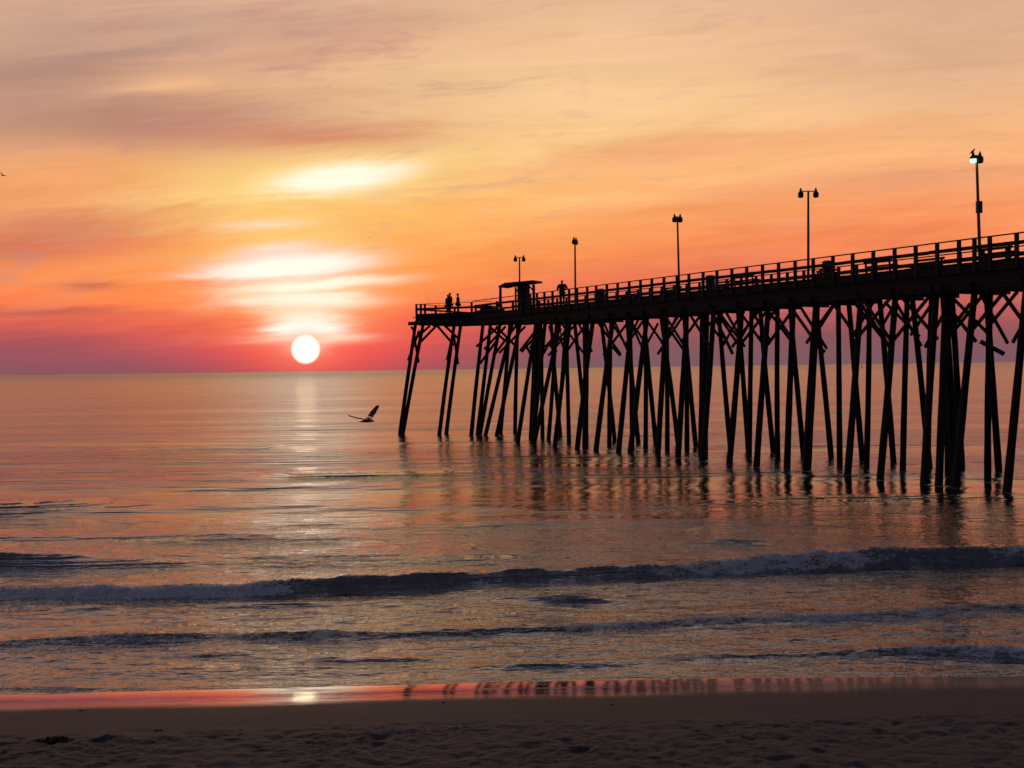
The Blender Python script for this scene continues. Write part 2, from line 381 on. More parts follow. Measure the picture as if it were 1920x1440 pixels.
def wave(pts, wf, wb, rag=.14, zref=.15, foamw=1.0, seed=0):
    """crest traced as points on the sea; height and foam vary along it; steep face to the shore, long back"""
    global Zs, Fs
    cx, cy, A, Fo = [], [], [], []
    for (px, py, a_, f_) in pts:
        q_ = at_z(px, py, a_*.9); cx.append(q_[0]); cy.append(q_[1]); A.append(a_); Fo.append(f_)
    def interp(v):
        t_ = np.interp(Xs, cx, v); dxx = .35
        return (np.interp(Xs-dxx, cx, v)+t_+np.interp(Xs+dxx, cx, v))/3
    yc = interp(cy)+rag*perlin(Xs*.9, Xs*0+seed, 300+seed)+rag*.5*perlin(Xs*3.1, Xs*0+seed, 320+seed)
    Aa = interp(A)*(1+.48*perlin(Xs*.62, Xs*0, 340+seed)+.13*perlin(Xs*2.2, Ys*.6, 345+seed)+.06*perlin(Xs*6, Ys*2, 347+seed)); fo = interp(Fo)
    tt = Ys-yc
    prof = np.where(tt < 0, np.exp(-(np.abs(tt)/wf)**1.8), np.exp(-(tt/wb)**1.5))
    inside = sm(Xs, cx[0]-.4, cx[0]+.4)*(1-sm(Xs, cx[-1]-.4, cx[-1]+.4))
    trough = -.22*np.exp(-((tt+wf*2.1)/(wf*1.2))**2)
    Zs = Zs*(1-.6*np.exp(-(tt/wf)**2)*inside*(Aa > .1))+inside*Aa*(prof+trough)
    lump = fbm(Xs*4.2, Ys*5.5, 4, 360+seed, .6)
    fz = np.exp(-((tt+wf*.55)/(wf*1.15))**4)*fo*inside
    Fs = np.maximum(Fs, fz*foamw)
    Zs = Zs+fz*.26*Aa*(lump)+fz*np.minimum(Aa, .3)*.22*fbm(Xs*11, Ys*11, 3, 380+seed)
    # thin lace of foam left in front of the wave
    lace = np.exp(-((tt+wf*3)/(wf*2.2))**2)*fo*inside*.34
    Fs = np.maximum(Fs, lace*foamw)
wave([(-900, 1115.5, 0.175, 1.00), (0, 1102.5, 0.187, 1.00), (150, 1101.5, 0.208, 1.00), (300, 1101.5, 0.187, 1.00), (440, 1095.5, 0.228, 1.00), (520, 1090.5, 0.255, 0.85), (570, 1086.5, 0.282, 0.16), (700, 1083.5, 0.255, 0.11), (800, 1075.5, 0.302, 0.14), (900, 1073.5, 0.255, 0.16), (1000, 1065.5, 0.309, 0.11), (1060, 1070.5, 0.228, 0.28), (1150, 1060.5, 0.295, 0.14), (1250, 1061.5, 0.228, 0.51), (1300, 1055.5, 0.282, 0.74), (1380, 1047.5, 0.309, 0.85), (1450, 1041.5, 0.335, 0.85), (1600, 1034.5, 0.335, 0.74), (1700, 1029.5, 0.362, 0.34), (1800, 1027.5, 0.335, 0.22), (1920, 1025.5, 0.335, 0.62), (2900, 1011.5, 0.335, 0.39)], .31, 1.4, .17, seed=1)
wave([(-900, 1030, .38, 0), (0, 1038, .38, 0), (70, 1040, .33, 0), (130, 1044, .26, 0), (250, 1049, .14, 0), (360, 1052, .05, 0), (700, 1054, .06, 0), (1000, 1052, .0, 0)], .5, 2.2, .1, seed=2)
wave([(-900, 1225, 0.075, .5), (0, 1206, 0.068, .35), (120, 1196, 0.090, .4), (230, 1190, 0.098, .6), (320, 1190, 0.083, .2), (500, 1187, 0.090, .25), (700, 1184, 0.083, .2), (960, 1178, 0.075, .2), (1100, 1172, 0.083, .45), (1200, 1165, 0.105, .6), (1350, 1158, 0.090, .5), (1550, 1152, 0.098, .6), (1700, 1145, 0.105, .6), (1850, 1131, 0.112, .5), (1890, 1138, 0.075, .3), (1930, 1128, 0.120, .5), (2900, 1110, 0.120, .5)], .2, .5, .08, seed=3)
wave([(1100, 1243, .0, 0), (1300, 1229, .05, .1), (1600, 1219, .07, .1), (1750, 1210, .13, .5), (1820, 1211, .15, .8), (1920, 1218, .14, .8), (2900, 1225, .14, .7)], .18, .4, .05, seed=4)
wave([(960, 1123, 0, 0), (1030, 1117, .08, 0), (1070, 1114, .17, .15), (1110, 1117, .11, .15), (1200, 1125, 0, 0)], .2, .4, .05, seed=5)
wave([(360, 1136, 0, 0), (420, 1133, .05, 0), (560, 1130, .065, .1), (640, 1131, .05, 0), (900, 1130, 0, 0)], .16, .5, .05, seed=6)
wave([(60, 1140, 0, 0), (180, 1136, .07, 0), (240, 1138, 0, 0)], .25, .5, .05, seed=16)
wave([(-900, 1287, .04, .4), (0, 1287, .045, .4), (300, 1288, .05, .4), (600, 1286, .05, .4), (900, 1276, .05, .4), (1200, 1275, .03, .2), (1500, 1270, .035, .1), (1920, 1254, .04, .2), (2900, 1240, .04, .2)], .1, .2, .04, seed=7)
wave([(520, 1240, 0, 0), (590, 1233, .05, .1), (650, 1236, .03, 0), (720, 1231, .045, .1), (800, 1238, 0, 0)], .16, .35, .04, seed=8)
wave([(330, 1228, 0, 0), (430, 1224, .06, 0), (480, 1228, 0, 0)], .16, .3, .04, seed=17)
wave([(900, 1252, 0, 0), (1000, 1246, .05, .1), (1150, 1240, .06, .1), (1300, 1244, 0, 0)], .14, .3, .04, seed=18)
wave([(1300, 948, 0, 0), (1420, 936, .10, 0), (1500, 931, .15, .1), (1650, 928, .17, .1), (1800, 927, .14, .1), (1920, 932, .08, 0), (2200, 935, 0, 0)], .7, 1.4, .2, seed=9)
wave([(-600, 945, .2, 0), (60, 944, .26, 0), (130, 941, .2, 0), (300, 950, 0, 0)], 1.2, 2.5, .2, seed=10)
wave([(-600, 1000, .1, 0), (0, 1008, .12, 0), (200, 1006, .1, 0), (420, 1000, .12, 0), (700, 1006, .06, 0), (800, 1008, 0, 0)], .7, 1.4, .2, seed=11)
wave([(450, 1050, 0, 0), (600, 1044, .08, 0), (900, 1040, .1, 0), (1150, 1036, 0, 0)], .5, 1, .1, seed=12)
wave([(1240, 1018, 0, 0), (1350, 1010, .12, 0), (1430, 1014, .1, 0), (1500, 1016, 0, 0)], .4, .8, .1, seed=13)
wave([(480, 890, 0, 0), (560, 886, .12, 0), (760, 884, .12, 0), (980, 880, 0, 0)], 1, 2, .2, seed=14)
wave([(100, 842, 0, 0), (300, 838, .2, 0), (500, 836, .12, 0), (560, 838, 0, 0)], 2, 4, .3, seed=15)
# the sheet thins out over the beach face
edge = wl(Xs)+.16*perlin(Xs*.45, Xs*0, 501)+.06*perlin(Xs*1.9, Xs*0, 502)+.03*perlin(Xs*6, Xs*0, 503)
Zs = Zs*sm(Ys, edge-.12, edge+.55)+.004
foam_edge = np.exp(-((Ys-edge-.10-.06*perlin(Xs*2, Xs*0, 401))/.05)**2)*(.25+.5*perlin(Xs*1.1, Xs*0+9, 402))
Fs = np.maximum(Fs, np.clip(foam_edge*1.3, 0, 1))
Fs = np.maximum(Fs, .42*sm(fbm(Xs*.45, Ys*1.3, 3, 410), .12, .5)*(1-sm(Ys, 25, 32))*sm(Ys, 19.4, 20.5))

mw = bpy.data.materials.new('sea_water'); mw.use_nodes = True; t = mw.node_tree; E.tree = t; p_ = t.nodes['Principled BSDF']
ge = t.nodes.new('ShaderNodeNewGeometry')
def mapped(sx, sy, off=0):
    m_ = t.nodes.new('ShaderNodeMapping'); t.links.new(ge.outputs['Position'], m_.inputs[0]); m_.inputs['Scale'].default_value = (sx, sy, 2.5); m_.inputs['Location'].default_value = (off, off*.7, 0); return m_.outputs[0]
sepg = t.nodes.new('ShaderNodeSeparateXYZ'); t.links.new(ge.outputs['Position'], sepg.inputs[0]); gy = E(sepg.outputs[1])
h1 = enoise(mapped(.35, 1.0), .55, 3, .5)          # 2-4 m undulation
h2 = enoise(mapped(.5, 1.0, 5), 2.6, 4, .6)        # ripples
h5 = enoise(mapped(.28, 1.0, 21), 1.5, 4, .55)
h3 = enoise(mapped(.6, 1.0, 9), 11, 3, .6)         # fine chop
calm = sstep(enoise(mapped(.012, .07, 3), 1.0, 4, .6), .38, .62)   # slicks and cat's paws
near = 1-sstep(gy, 20, 60)
nearf = 1-sstep(gy, 24, 44)
h0 = enoise(mapped(.16, 1.0, 13), .42, 5, .62)
hh = h0*(calm*.36+.16)*sstep(gy, 26, 60)+h1*(calm*.17+.07)*sstep(gy, 22, 45)+h5*nearf*.09+h2*(calm*.06+.022+nearf*.016)+h3*(calm*.008+.005+nearf*.003)
b = t.nodes.new('ShaderNodeBump'); b.inputs['Distance'].default_value = 1.0; b.inputs['Strength'].default_value = 1
t.links.new(hh.s, b.inputs['Height'])
fo = attr('foam')
fn = enoise(mapped(1, 1, 2), 9, 5, .7); fn2 = enoise(mapped(.5, 1.3, 2), 2.6, 4, .6)
fn3 = enoise(mapped(.8, 1.0, 6), 22, 3, .7)
fm = sstep(fo+((fn-.5)*1.9+(fn2-.5)*1.7+(fn3-.5)*.9), .36, .72)*sstep(fo, .02, .12)
t.links.new(emix(fm, (.020, .024, .030), (.9, .91, .94)), p_.inputs['Base Color'])
p_.inputs['IOR'].default_value = 2.6
t.links.new((fm*.55+.05+sstep(gy, 26, 130)*.11+sstep(gy, 60, 1500)*.11).s, p_.inputs['Roughness'])
b2 = t.nodes.new('ShaderNodeBump'); b2.inputs['Distance'].default_value = .03; t.links.new((fm*fn).s, b2.inputs['Height']); t.links.new(b.outputs[0], b2.inputs['Normal'])
t.links.new(b2.outputs[0], p_.inputs['Normal'])

# ------------------------------------------------------------------ pier
O = Vector((22.3, 47.0, 0)); UV = Vector((-.512, .859, 0)).normalized(); VV = Vector((UV.y, -UV.x, 0))
Wd = 4.6; RAILZ, DECKZ, CAPZ = 11.2, 10.13, 8.9
def P(s_, w_, z): return O+UV*s_+VV*w_+Vector((0, 0, z))
def solve_s(px, w_, z, f=None, lo=-30, hi=75):
    f = f or (lambda s_: P(s_, w_, z))
    for _ in range(50):
        m_ = (lo+hi)/2
        if proj(f(m_))[0] > px: lo = m_
        else: hi = m_
    return (lo+hi)/2
def on_main(px, w_, z): return P(solve_s(px, w_, z), w_, z)
S_END = 49.3; S_START = -16
HCAP = 9.38
HA, HB = Vector((-8.02, 92.1, 0)), Vector((-1.6, 89.4, 0))           # the head's face towards the beach
HC, HD = Vector((-3.2, 99.5, 0)), Vector((5.6, 95.4, 0))
hu = (HA-HB).normalized(); hv = Vector((-hu.y, hu.x, 0)); hv = hv if hv.y > 0 else -hv
def on_head(px, off, z):
    f = lambda s_: HB-hu*6+hu*s_+hv*off+Vector((0, 0, z))
    return f(solve_s(px, 0, z, f, -4, 22))
pier = empty('fishing_pier', (O.x, O.y, 0)); tag(pier, 'long dark timber fishing pier on leaning piles running out over the sea', 'pier')
PI = Vector((-O.x, -O.y, 0))
def part(mb, name, m, smooth=False):
    mb.v = [(x-O.x, y-O.y, z) for x, y, z in mb.v]; return mb.build(name, m, pier, smooth)
def pile(top, base, r=.17, kinks=True):
    d = (base-top)/(base.z-top.z)
    pts, rs = [], []; n = 9; j1, j2 = random.uniform(-.05, .05), random.uniform(-.05, .05); zt, zb = top.z+.35, -1.6
    for i in range(n+1):
        f = i/n; z = zt+(zb-zt)*f; bow = math.sin(f*math.pi)
        p = top+d*(z-top.z); pts.append((p.x+j1*bow, p.y+j2*bow, z)); rs.append(r*(.86+.26*f)*(1+.04*math.sin(i*2.3+top.x)))
    part(MB().tube(pts, rs, 10), 'pile', M_pile, True)
    return top, d
def pile_at(pl, z): return pl[0]+pl[1]*(z-pl[0].z)
NEAR = [(1005, 971), (1022, 998), (1050, 1001), (1069, 1041), (1112, 1083), (1150, 1118), (1185, 1160), (1214, 1182), (1249, 1233), (1288, 1271), (1338, 1316), (1391, 1367), (1441, 1419), (1488, 1476), (1530, 1511), (1614, 1589), (1679, 1650), (1756, 1733), (1773, 1760), (1828, 1792), (1925, 1888), (2035, 1995), (2150, 2105)]
CENT = [(1004, 995), (1014, 1017), (1043, 1028), (1062, 1067), (1096, 1100), (1146, 1143), (1181, 1185), (1210, 1210), (1250, 1251), (1287, 1288), (1316, 1313), (1409, 1405), (1458, 1459), (1572, 1574.6), (1630, 1624), (1701, 1693), (1747, 1740), (1778, 1778), (1857, 1853), (1965, 1962), (2070, 2070)]
FAR = [(1034, 1051), (1078, 1100), (1128, 1152), (1176, 1197), (1208, 1230), (1240, 1271), (1283, 1305), (1348, 1370), (1384, 1403), (1426, 1451), (1482, 1507), (1530, 1558), (1592, 1617), (1650, 1675), (1711, 1742), (1785, 1803), (1850, 1873), (1935, 1960), (2045, 2070)]
HEADN = [(779, 750, 0), (793, 755, .6), (852, 824, 0), (864, 837, 1.5), (906, 884, .1), (920, 895, .5), (938, 900, 1.2), (961, 910, .2), (956, 938, 3), (976, 931, .3), (971, 966, 3.2)]
nearp, farp, centp, headp = [], [], [], []
for a_, b_ in NEAR: nearp.append(pile(on_main(a_, .25, CAPZ), on_main(b_, -1.15, 0), .175 if a_ > 1100 else .16))
for a_, b_ in CENT: centp.append(pile(on_main(a_, 2.3, CAPZ), on_main(b_, 2.2, 0), .155))
for a_, b_ in FAR: farp.append(pile(on_main(a_, 4.35, CAPZ), on_main(b_, 5.7, 0), .165))
for a_, b_, o_ in HEADN: headp.append(pile(on_head(a_, o_, HCAP), on_head(b_, o_-.45, 0), .165))
# heavy fender piles in pairs where the photograph shows thick dark legs
for a_, b_ in ((1532, 1514), (1769, 1790), (1325, 1322), (1008, 1001), (1100, 1097)):
    pile(on_main(a_, .7, CAPZ), on_main(b_, .1, 0), .2)
# transverse caps, longitudinal stringers, decking
def cap(a_, b_, z=CAPZ): part(MB().bar(a_+Vector((0, 0, .17)), b_+Vector((0, 0, .17)), .32, .34), 'cap_beam', M_wood)
for tp, d in nearp:
    s_ = (tp-O).dot(UV); cap(P(s_, -.35, CAPZ), P(s_, Wd+.3, CAPZ))
for k, w_ in enumerate((.1, 1.2, 2.3, 3.4, 4.5)):
    for s_ in np.arange(S_START, S_END, 6.5):
        e_ = min(s_+6.5, S_END+.3); sag = random.uniform(-.03, .03)
        part(MB().bar(P(s_+.004, w_, CAPZ+.34+.24+sag), P(e_-.004, w_, CAPZ+.34+.24+sag), .16, .46), 'stringer', M_wood)
m1 = MB()
for s_ in np.arange(S_START, S_END+.2, .16):
    w0, w1 = -.22+random.uniform(-.05, .03), Wd+.2+random.uniform(-.04, .05)
    m1.bar(P(s_, w0, DECKZ-.035+random.uniform(-.006, .006)), P(s_, w1, DECKZ-.035), .147, .06)
part(m1, 'deck_boards', M_wood)
# lower pipe and conduit runs slung below the near edge, patched boards on the fascia
for s_ in np.arange(S_START, S_END-.2, 4.1):
    e_ = min(s_+4.1, S_END)
    part(MB().bar(P(s_+.01, -.14, DECKZ-.25+random.uniform(-.02, .02)), P(e_, -.14, DECKZ-.25+random.uniform(-.03, .03)), .05, .34), 'fascia_board', M_wood)
    if s_ < 41: part(MB().bar(P(s_+.01, -.05, CAPZ+.2+random.uniform(-.05, .02)), P(e_, -.05, CAPZ+.2+random.uniform(-.05, .02)), .09, .44), 'wale_board', M_wood)
# head
m1 = MB()
ring = [HA, HB+VV*0, Vector(P(S_END, -.2, 0)), Vector(P(S_END+.1, Wd+.2, 0)), HD, HC]
hc = sum((HA, HB, HC, HD), Vector())/4
def slab(a_, b_, c_, d_, z0, z1, name, m, n=1):
    mb = MB(); q_ = [a_, b_, c_, d_]
    mb.add([Vector((p.x, p.y, z0)) for p in q_]+[Vector((p.x, p.y, z1)) for p in q_], [(3, 2, 1, 0), (4, 5, 6, 7), (0, 1, 5, 4), (1, 2, 6, 5), (2, 3, 7, 6), (3, 0, 4, 7)])
    return part(mb, name, m)
mb = MB(); N_ = 46
for i in range(N_):
    a0, a1 = (i+.03)/N_, (i+.97)/N_
    f0, f1, g0, g1 = HA.lerp(HB, a0), HA.lerp(HB, a1), HC.lerp(HD, a0), HC.lerp(HD, a1); z0, z1 = DECKZ-.065, DECKZ-.002+random.uniform(-.004, .004)
    q_ = [f0, f1, g1, g0]; mb.add([Vector((p.x, p.y, z0)) for p in q_]+[Vector((p.x, p.y, z1)) for p in q_], [(3, 2, 1, 0), (4, 5, 6, 7), (0, 1, 5, 4), (1, 2, 6, 5), (2, 3, 7, 6), (3, 0, 4, 7)])
part(mb, 'head_deck_boards', M_wood)
for off in (.1, 1.6, 3.4, 5.4):
    a_, b_ = HA.lerp(HC, off/8.7), HB.lerp(HD, off/8.7)
    part(MB().bar(a_+Vector((.05, 0, HCAP+.50)), b_+Vector((0, 0, HCAP+.50)), .17, .38), 'stringer', M_wood)
    part(MB().bar(a_+hu*.85+Vector((0, 0, HCAP+.145)), b_+Vector((0, 0, HCAP+.145)), .3, .29), 'cap_beam', M_wood)
part(MB().bar(HA+Vector((.1, .1, HCAP+.5)), HC+Vector((0, 0, HCAP+.5)), .16, .37), 'stringer', M_wood)
part(MB().bar(HA+Vector((.05, -.1, DECKZ+.02)), HB+Vector((0, -.1, DECKZ+.02)), .05, .34), 'fascia_board', M_wood)
part(MB().bar(HA+hu*.35+Vector((0, 0, DECKZ-.1)), HA+Vector((.3, 0, DECKZ-.1)), .2, .05), 'ledge_board', M_wood)
# head: far piles behind the face
for px_, off in ((1000, 6.4), (1046, 6.2)):
    tp = on_head(px_ + 14, off, CAPZ); bs = on_head(px_, off+.8, 0); farp.append(pile(tp, bs, .15))
# knee braces along the rows
def brace(a_, b_, w=.09, h=.15): part(MB().bar(a_, b_, w, h), 'knee_brace', M_wood)
def braces(lst, off, zlo=(6.4, 7.2), skip=.12):
    lst = sorted(lst, key=lambda p: -(p[0]-O).dot(UV)); sh = VV*off
    for i in range(len(lst)-1):
        A_, B_ = lst[i], lst[i+1]; L_ = (B_[0]-A_[0]).length
        if L_ < 1.0 or L_ > 7: continue
        for (Pa, Pb) in ((A_, B_), (B_, A_)):
            if random.random() < skip: continue
            z0 = random.uniform(*zlo); z1 = min(CAPZ+.05, z0+max(1.2, L_*random.uniform(.85, 1.1)))
            fr = min(1.0, (z1-z0)/L_*random.uniform(.85, 1.05))
            a_ = pile_at(Pa, z0); b_ = pile_at(Pa, z1).lerp(pile_at(Pb, z1), fr)
            e_ = (b_-a_).normalized()
            brace(a_-e_*random.choice((.08, .1, .1, .25))+sh, b_+sh); sh = sh*-1 if random.random() < .3 else sh
braces(nearp, -.2, (6.7, 7.2), .1); braces(farp, .2, (6.9, 7.5), .35)
# transverse braces from near pile to centre of the cap, and a few that have come loose
for k, (tp, d) in enumerate(nearp):
    s_ = (tp-O).dot(UV); z0 = random.uniform(6.5, 7.1)
    if k % 3 == 1: continue
    if k % 3: brace(pile_at((tp, d), z0)+UV*.2-VV*.35-Vector((0, 0, .3)), P(s_+.22, 1.9, CAPZ+.02))
    else: brace(P(s_-.2, 4.6, 6.7)-Vector((0, 0, .2)), P(s_-.2, 2.5, CAPZ))
def loose(x0, y0, x1, y1, yy_, r=.09):
    part(MB().tube([at_y(x0, y0, yy_), at_y(x1, y1, yy_-.3)], r, 8), 'loose_brace', M_rail)
loose(1328, 570, 1374, 664, 58.5); loose(1605, 555, 1672, 657, 51.5); loose(1838, 640, 1883, 664, 47.4, .1); loose(1520, 640, 1547, 660, 56, .09); loose(1148, 650, 1163, 667, 70, .09)
# head face braces
def hb(x0, y0, x1, y1, off=-.25):
    a_ = at_y(x0, y0, 1); yA = on_head(x0, off, 8).y; yB = on_head(x1, off, 8).y
    brace(at_y(x0, y0, yA), at_y(x1, y1, yB), .09, .19)
for s_ in ((787, 643, 818, 611, -.3), (780, 634, 806, 611, .9), (820, 611, 851, 647, -.3), (832, 609, 862, 637, .9), (765, 676, 786, 620, -.35), (785, 680, 775, 620, .8), (838, 676, 850, 622, -.35), (859, 683, 850, 622, .8), (771, 613, 777, 620, -.3),
           (893, 650, 940, 608, -.3), (908, 655, 948, 612, .8), (900, 682, 930, 640, -.3), (925, 668, 968, 610, -.3), (936, 662, 985, 612, .9), (975, 658, 1006, 618, -.3), (985, 645, 995, 665, .9), (978, 660, 1003, 632, .7), (948, 640, 918, 612, .9), (966, 648, 930, 612, .5)): hb(*s_)
# railings
def bolt_rail(pts, name, z, w, h, off=0):
    for a_, b_ in zip(pts[:-1], pts[1:]):
        part(MB().bar(a_+Vector((0, 0, z+off)), b_+Vector((0, 0, z+off)), w, h), name, M_rail)
posts = []
def post(p, s0, dirv):
    lean = Vector((random.uniform(-.012, .012), random.uniform(-.012, .012), 0))
    p = Vector((p.x, p.y, 0)); a_ = p+Vector((0, 0, DECKZ-.45)); b_ = p+lean+Vector((0, 0, RAILZ-.045))
    part(MB().bar(a_, b_, .12, .16, dirv), 'rail_post', M_rail)
npx = [1082, 1101, 1118, 1138, 1158, 1180, 1201, 1222, 1245, 1269, 1292, 1318, 1344, 1372, 1400, 1430, 1460, 1491, 1525, 1562, 1598.5, 1637, 1677.5, 1717, 1757, 1798, 1827, 1856, 1906, 1957, 2010, 2068, 2130, 2200]
npx = [978, 994, 1007, 1021, 1036, 1051, 1067]+npx
nps = [solve_s(x, -.2, 10.9) for x in npx]
for s_ in nps: post(P(s_, -.2, 0), s_, UV)
fs = np.arange(S_START, S_END, 1.34)
for s_ in fs: post(P(s_, Wd+.2, 0), s_, UV)
for w_ in (-.2, Wd+.2):
    sg = 1 if w_ < 0 else -1
    for s_ in np.arange(S_START, S_END-.3, 5.2):
        e_ = min(s_+5.2, S_END); j = random.uniform(-.012, .012)
        part(MB().bar(P(s_+.004, w_, RAILZ-.02+j*.4), P(e_, w_, RAILZ-.02+random.uniform(-.005, .005)), .2, .04), 'top_rail', M_rail)
        part(MB().bar(P(s_+.004, w_+.095*sg, RAILZ-.42+j), P(e_, w_+.095*sg, RAILZ-.42+random.uniform(-.012, .012)), .04, .17), 'mid_rail', M_rail)
        part(MB().bar(P(s_+.004, w_+.095*sg, RAILZ-.88+j), P(e_, w_+.095*sg, RAILZ-.88), .04, .12 if sg > 0 else .09), 'low_rail', M_rail)
hface = [HA+hu*.15, HB-hu*1.4]
bolt_rail([HA, HB], 'top_rail', RAILZ-.05, .12, .035); bolt_rail([HA, HB], 'mid_rail', RAILZ-.47, .04, .18); bolt_rail([HA, HB], 'low_rail', RAILZ-.93, .05, .1)
bolt_rail([HA, HC], 'top_rail', RAILZ-.05, .12, .04); bolt_rail([HA, HC], 'mid_rail', RAILZ-.5, .04, .15)
bolt_rail([HC, HD], 'top_rail', RAILZ-.05, .12, .04); bolt_rail([HC, HD], 'mid_rail', RAILZ-.5, .04, .15)
bolt_rail([HD, P(S_END, Wd+.2, 0)], 'top_rail', RAILZ-.05, .12, .04); bolt_rail([HD, P(S_END, Wd+.2, 0)], 'mid_rail', RAILZ-.5, .04, .15)
for x in (781, 789, 797, 884.5, 932, 962): post(on_head(x, 0, 10.8), 0, hu)
for f in (.3, .62, .99): post(HA.lerp(HC, f), 0, hu)
for f in (.2, .45, .7, .97): post(HC.lerp(HD, f), 0, hu)

# broken water and a ring of froth round every pile, then the sea itself
for tp, d in nearp+farp+centp+headp:
    bs = tp+d*(0-tp.z); rr_ = np.hypot((Xs-bs.x)*.75, Ys-bs.y+.15); w_ = rr_ < 1.6
    Fs[w_] = np.maximum(Fs[w_], .62*np.exp(-(rr_[w_]/.42)**2)); Zs[w_] += .05*np.exp(-(rr_[w_]/.5)**2)*perlin(Xs[w_]*3, Ys[w_]*3, 601)
Fs = np.maximum(Fs, .0)
sea = grid_obj('sea_water', Xs, Ys, Zs, mw, {'foam': Fs}); tag(sea, kind='structure')

# ------------------------------------------------------------------ pier furniture
def bench():
    r_ = empty('bench', (0, 0, 0))
    MB().box(-.9, .9, -.24, -.02, .42, .46).box(-.9, .9, .0, .22, .42, .46).build('seat', M_rail, r_)
    mb = MB()
    for z in (.62, .8): mb.obox((0, .26+(z-.6)*.25, z), (.9, 0, 0), (0, .016, .003), (0, -.015, .06))
    mb.build('backrest', M_rail, r_)
    for x in (-.75, .75):
        MB().box(x-.04, x+.04, -.22, -.14, 0, .42).box(x-.04, x+.04, -.14, .2, .34, .42).bar((x, .2, 0), (x, .29, .86), .08, .07).build('leg', M_rail, r_)
    return r_
b0 = bench()
RZ = math.atan2(UV.y, UV.x)
bl = [(1180, 3.6, 'bench behind the near rail, farthest one past the shelter', 0), (1256, 3.7, 'bench close to the foot of the middle single stemmed lamp', 0), (1345, 3.6, 'bench halfway between the middle lamp and the wide armed lamp', 0), (1400, 1.1, 'bench seen low between rail posts short of the wide armed lamp', 1), (1546, 3.7, 'bench just to the shore side of the wide armed lamp', 0), (1652, 1.2, 'bench whose backrest shows gaps between two rail posts under open sky', 1), (1736, 3.7, 'bench seaward of the lamp with the box', 0), (1872, 1.2, 'nearest bench, beside the lamp with the box', 1)]
for i, (px, w_, lab, fl) in enumerate(bl):
    o = b0 if i == 0 else copy_tree(b0)
    o.location = on_main(px, w_, DECKZ+.002); o.rotation_euler = (0, 0, RZ+(math.pi if not fl else 0))
    tag(o, 'dark wooden '+lab, 'bench', 'wooden benches along the pier')
def bin_():
    r_ = empty('litter_bin', (0, 0, 0))
    MB().loft([((0, 0, z), (rr_, 0, 0), (0, rr_, 0)) for z, rr_ in ((0, .25), (.02, .27), (.28, .285), (.3, .295), (.32, .285), (.58, .285), (.6, .295), (.62, .285), (.84, .28), (.86, .29))], 18).build('barrel', M_dark, r_, False)
    MB().loft([((0, 0, z), (rr_, 0, 0), (0, rr_, 0)) for z, rr_ in ((.862, .3), (.9, .29), (.95, .16), (.96, .05))], 18).build('lid', M_dark, r_, False)
    return r_
t0 = bin_()
for i, (px, w_, lab) in enumerate(((1127, 1.0, 'dark litter barrel behind the near rail just past the lone figure'), (1332, .8, 'dark litter barrel at the near rail under mid pier'), (1552, .6, 'dark litter barrel behind the near rail beside the wide armed lamp'))):
    o = t0 if i == 0 else copy_tree(t0); o.location = on_main(px, w_, DECKZ+.002); tag(o, lab, 'litter bin', 'litter barrels on the pier')
# fishing cart and rods at the head
fc = empty('fishing_cart', on_head(915, 1.0, DECKZ), math.atan2(hu.y, hu.x)+math.pi); tag(fc, 'low boxy fishing cart standing by the rail of the pier head', 'cart')
MB().box(-.6, .6, -.28, .28, .22, .62).build('box', M_cooler, fc); MB().box(-.63, .63, -.31, .31, .624, .69).build('lid', M_cooler, fc)
for x in (-.42, .42): MB().loft([((x, -.34, .17), (.17, 0, 0), (0, 0, .17)), ((x, -.29, .17), (.17, 0, 0), (0, 0, .17))], 16).build('wheel', M_dark, fc)
MB().tube([(.6, 0, .55), (.85, 0, .85), (.9, 0, .98)], .018, 6).build('handle', M_dark, fc)
cl = empty('cooler', on_head(938, 1.2, DECKZ)); tag(cl, 'squat cooler box next to the fishing cart, towards the shelter', 'cooler')
MB().box(-.35, .35, -.22, .22, 0, .34).build('body', M_cooler, cl); MB().box(-.37, .37, -.24, .24, .344, .4).build('lid', M_cooler, cl)
for (x0, x1, y1, lab) in ((811, 800, 548, 'tall thin fishing rod leaning out over the head rail, leftmost'), (826, 822, 560, 'short thin fishing rod leaning on the head rail beside the two men'), (916, 908, 556, 'thin fishing rod standing up out of the fishing cart')):
    a_ = on_head(x0, .15, DECKZ); b_ = at_y(x1, y1, a_.y-.4); r_ = empty('fishing_rod', a_); tag(r_, lab, 'fishing rod', 'fishing rods at the pier head')
    d = b_-a_; MB().tube([(0, 0, 0), d*.25], .018, 6).build('grip', M_dark, r_)
    MB().tube([d*.25, d*.6+Vector((-.01, 0, 0)), d], [.009, .007, .004], 6).build('blank', M_dark, r_)
    MB().tube([d*.22+Vector((.05, -.05, 0)), d*.26+Vector((.05, -.05, 0))], .035, 10).build('reel', M_dark, r_)
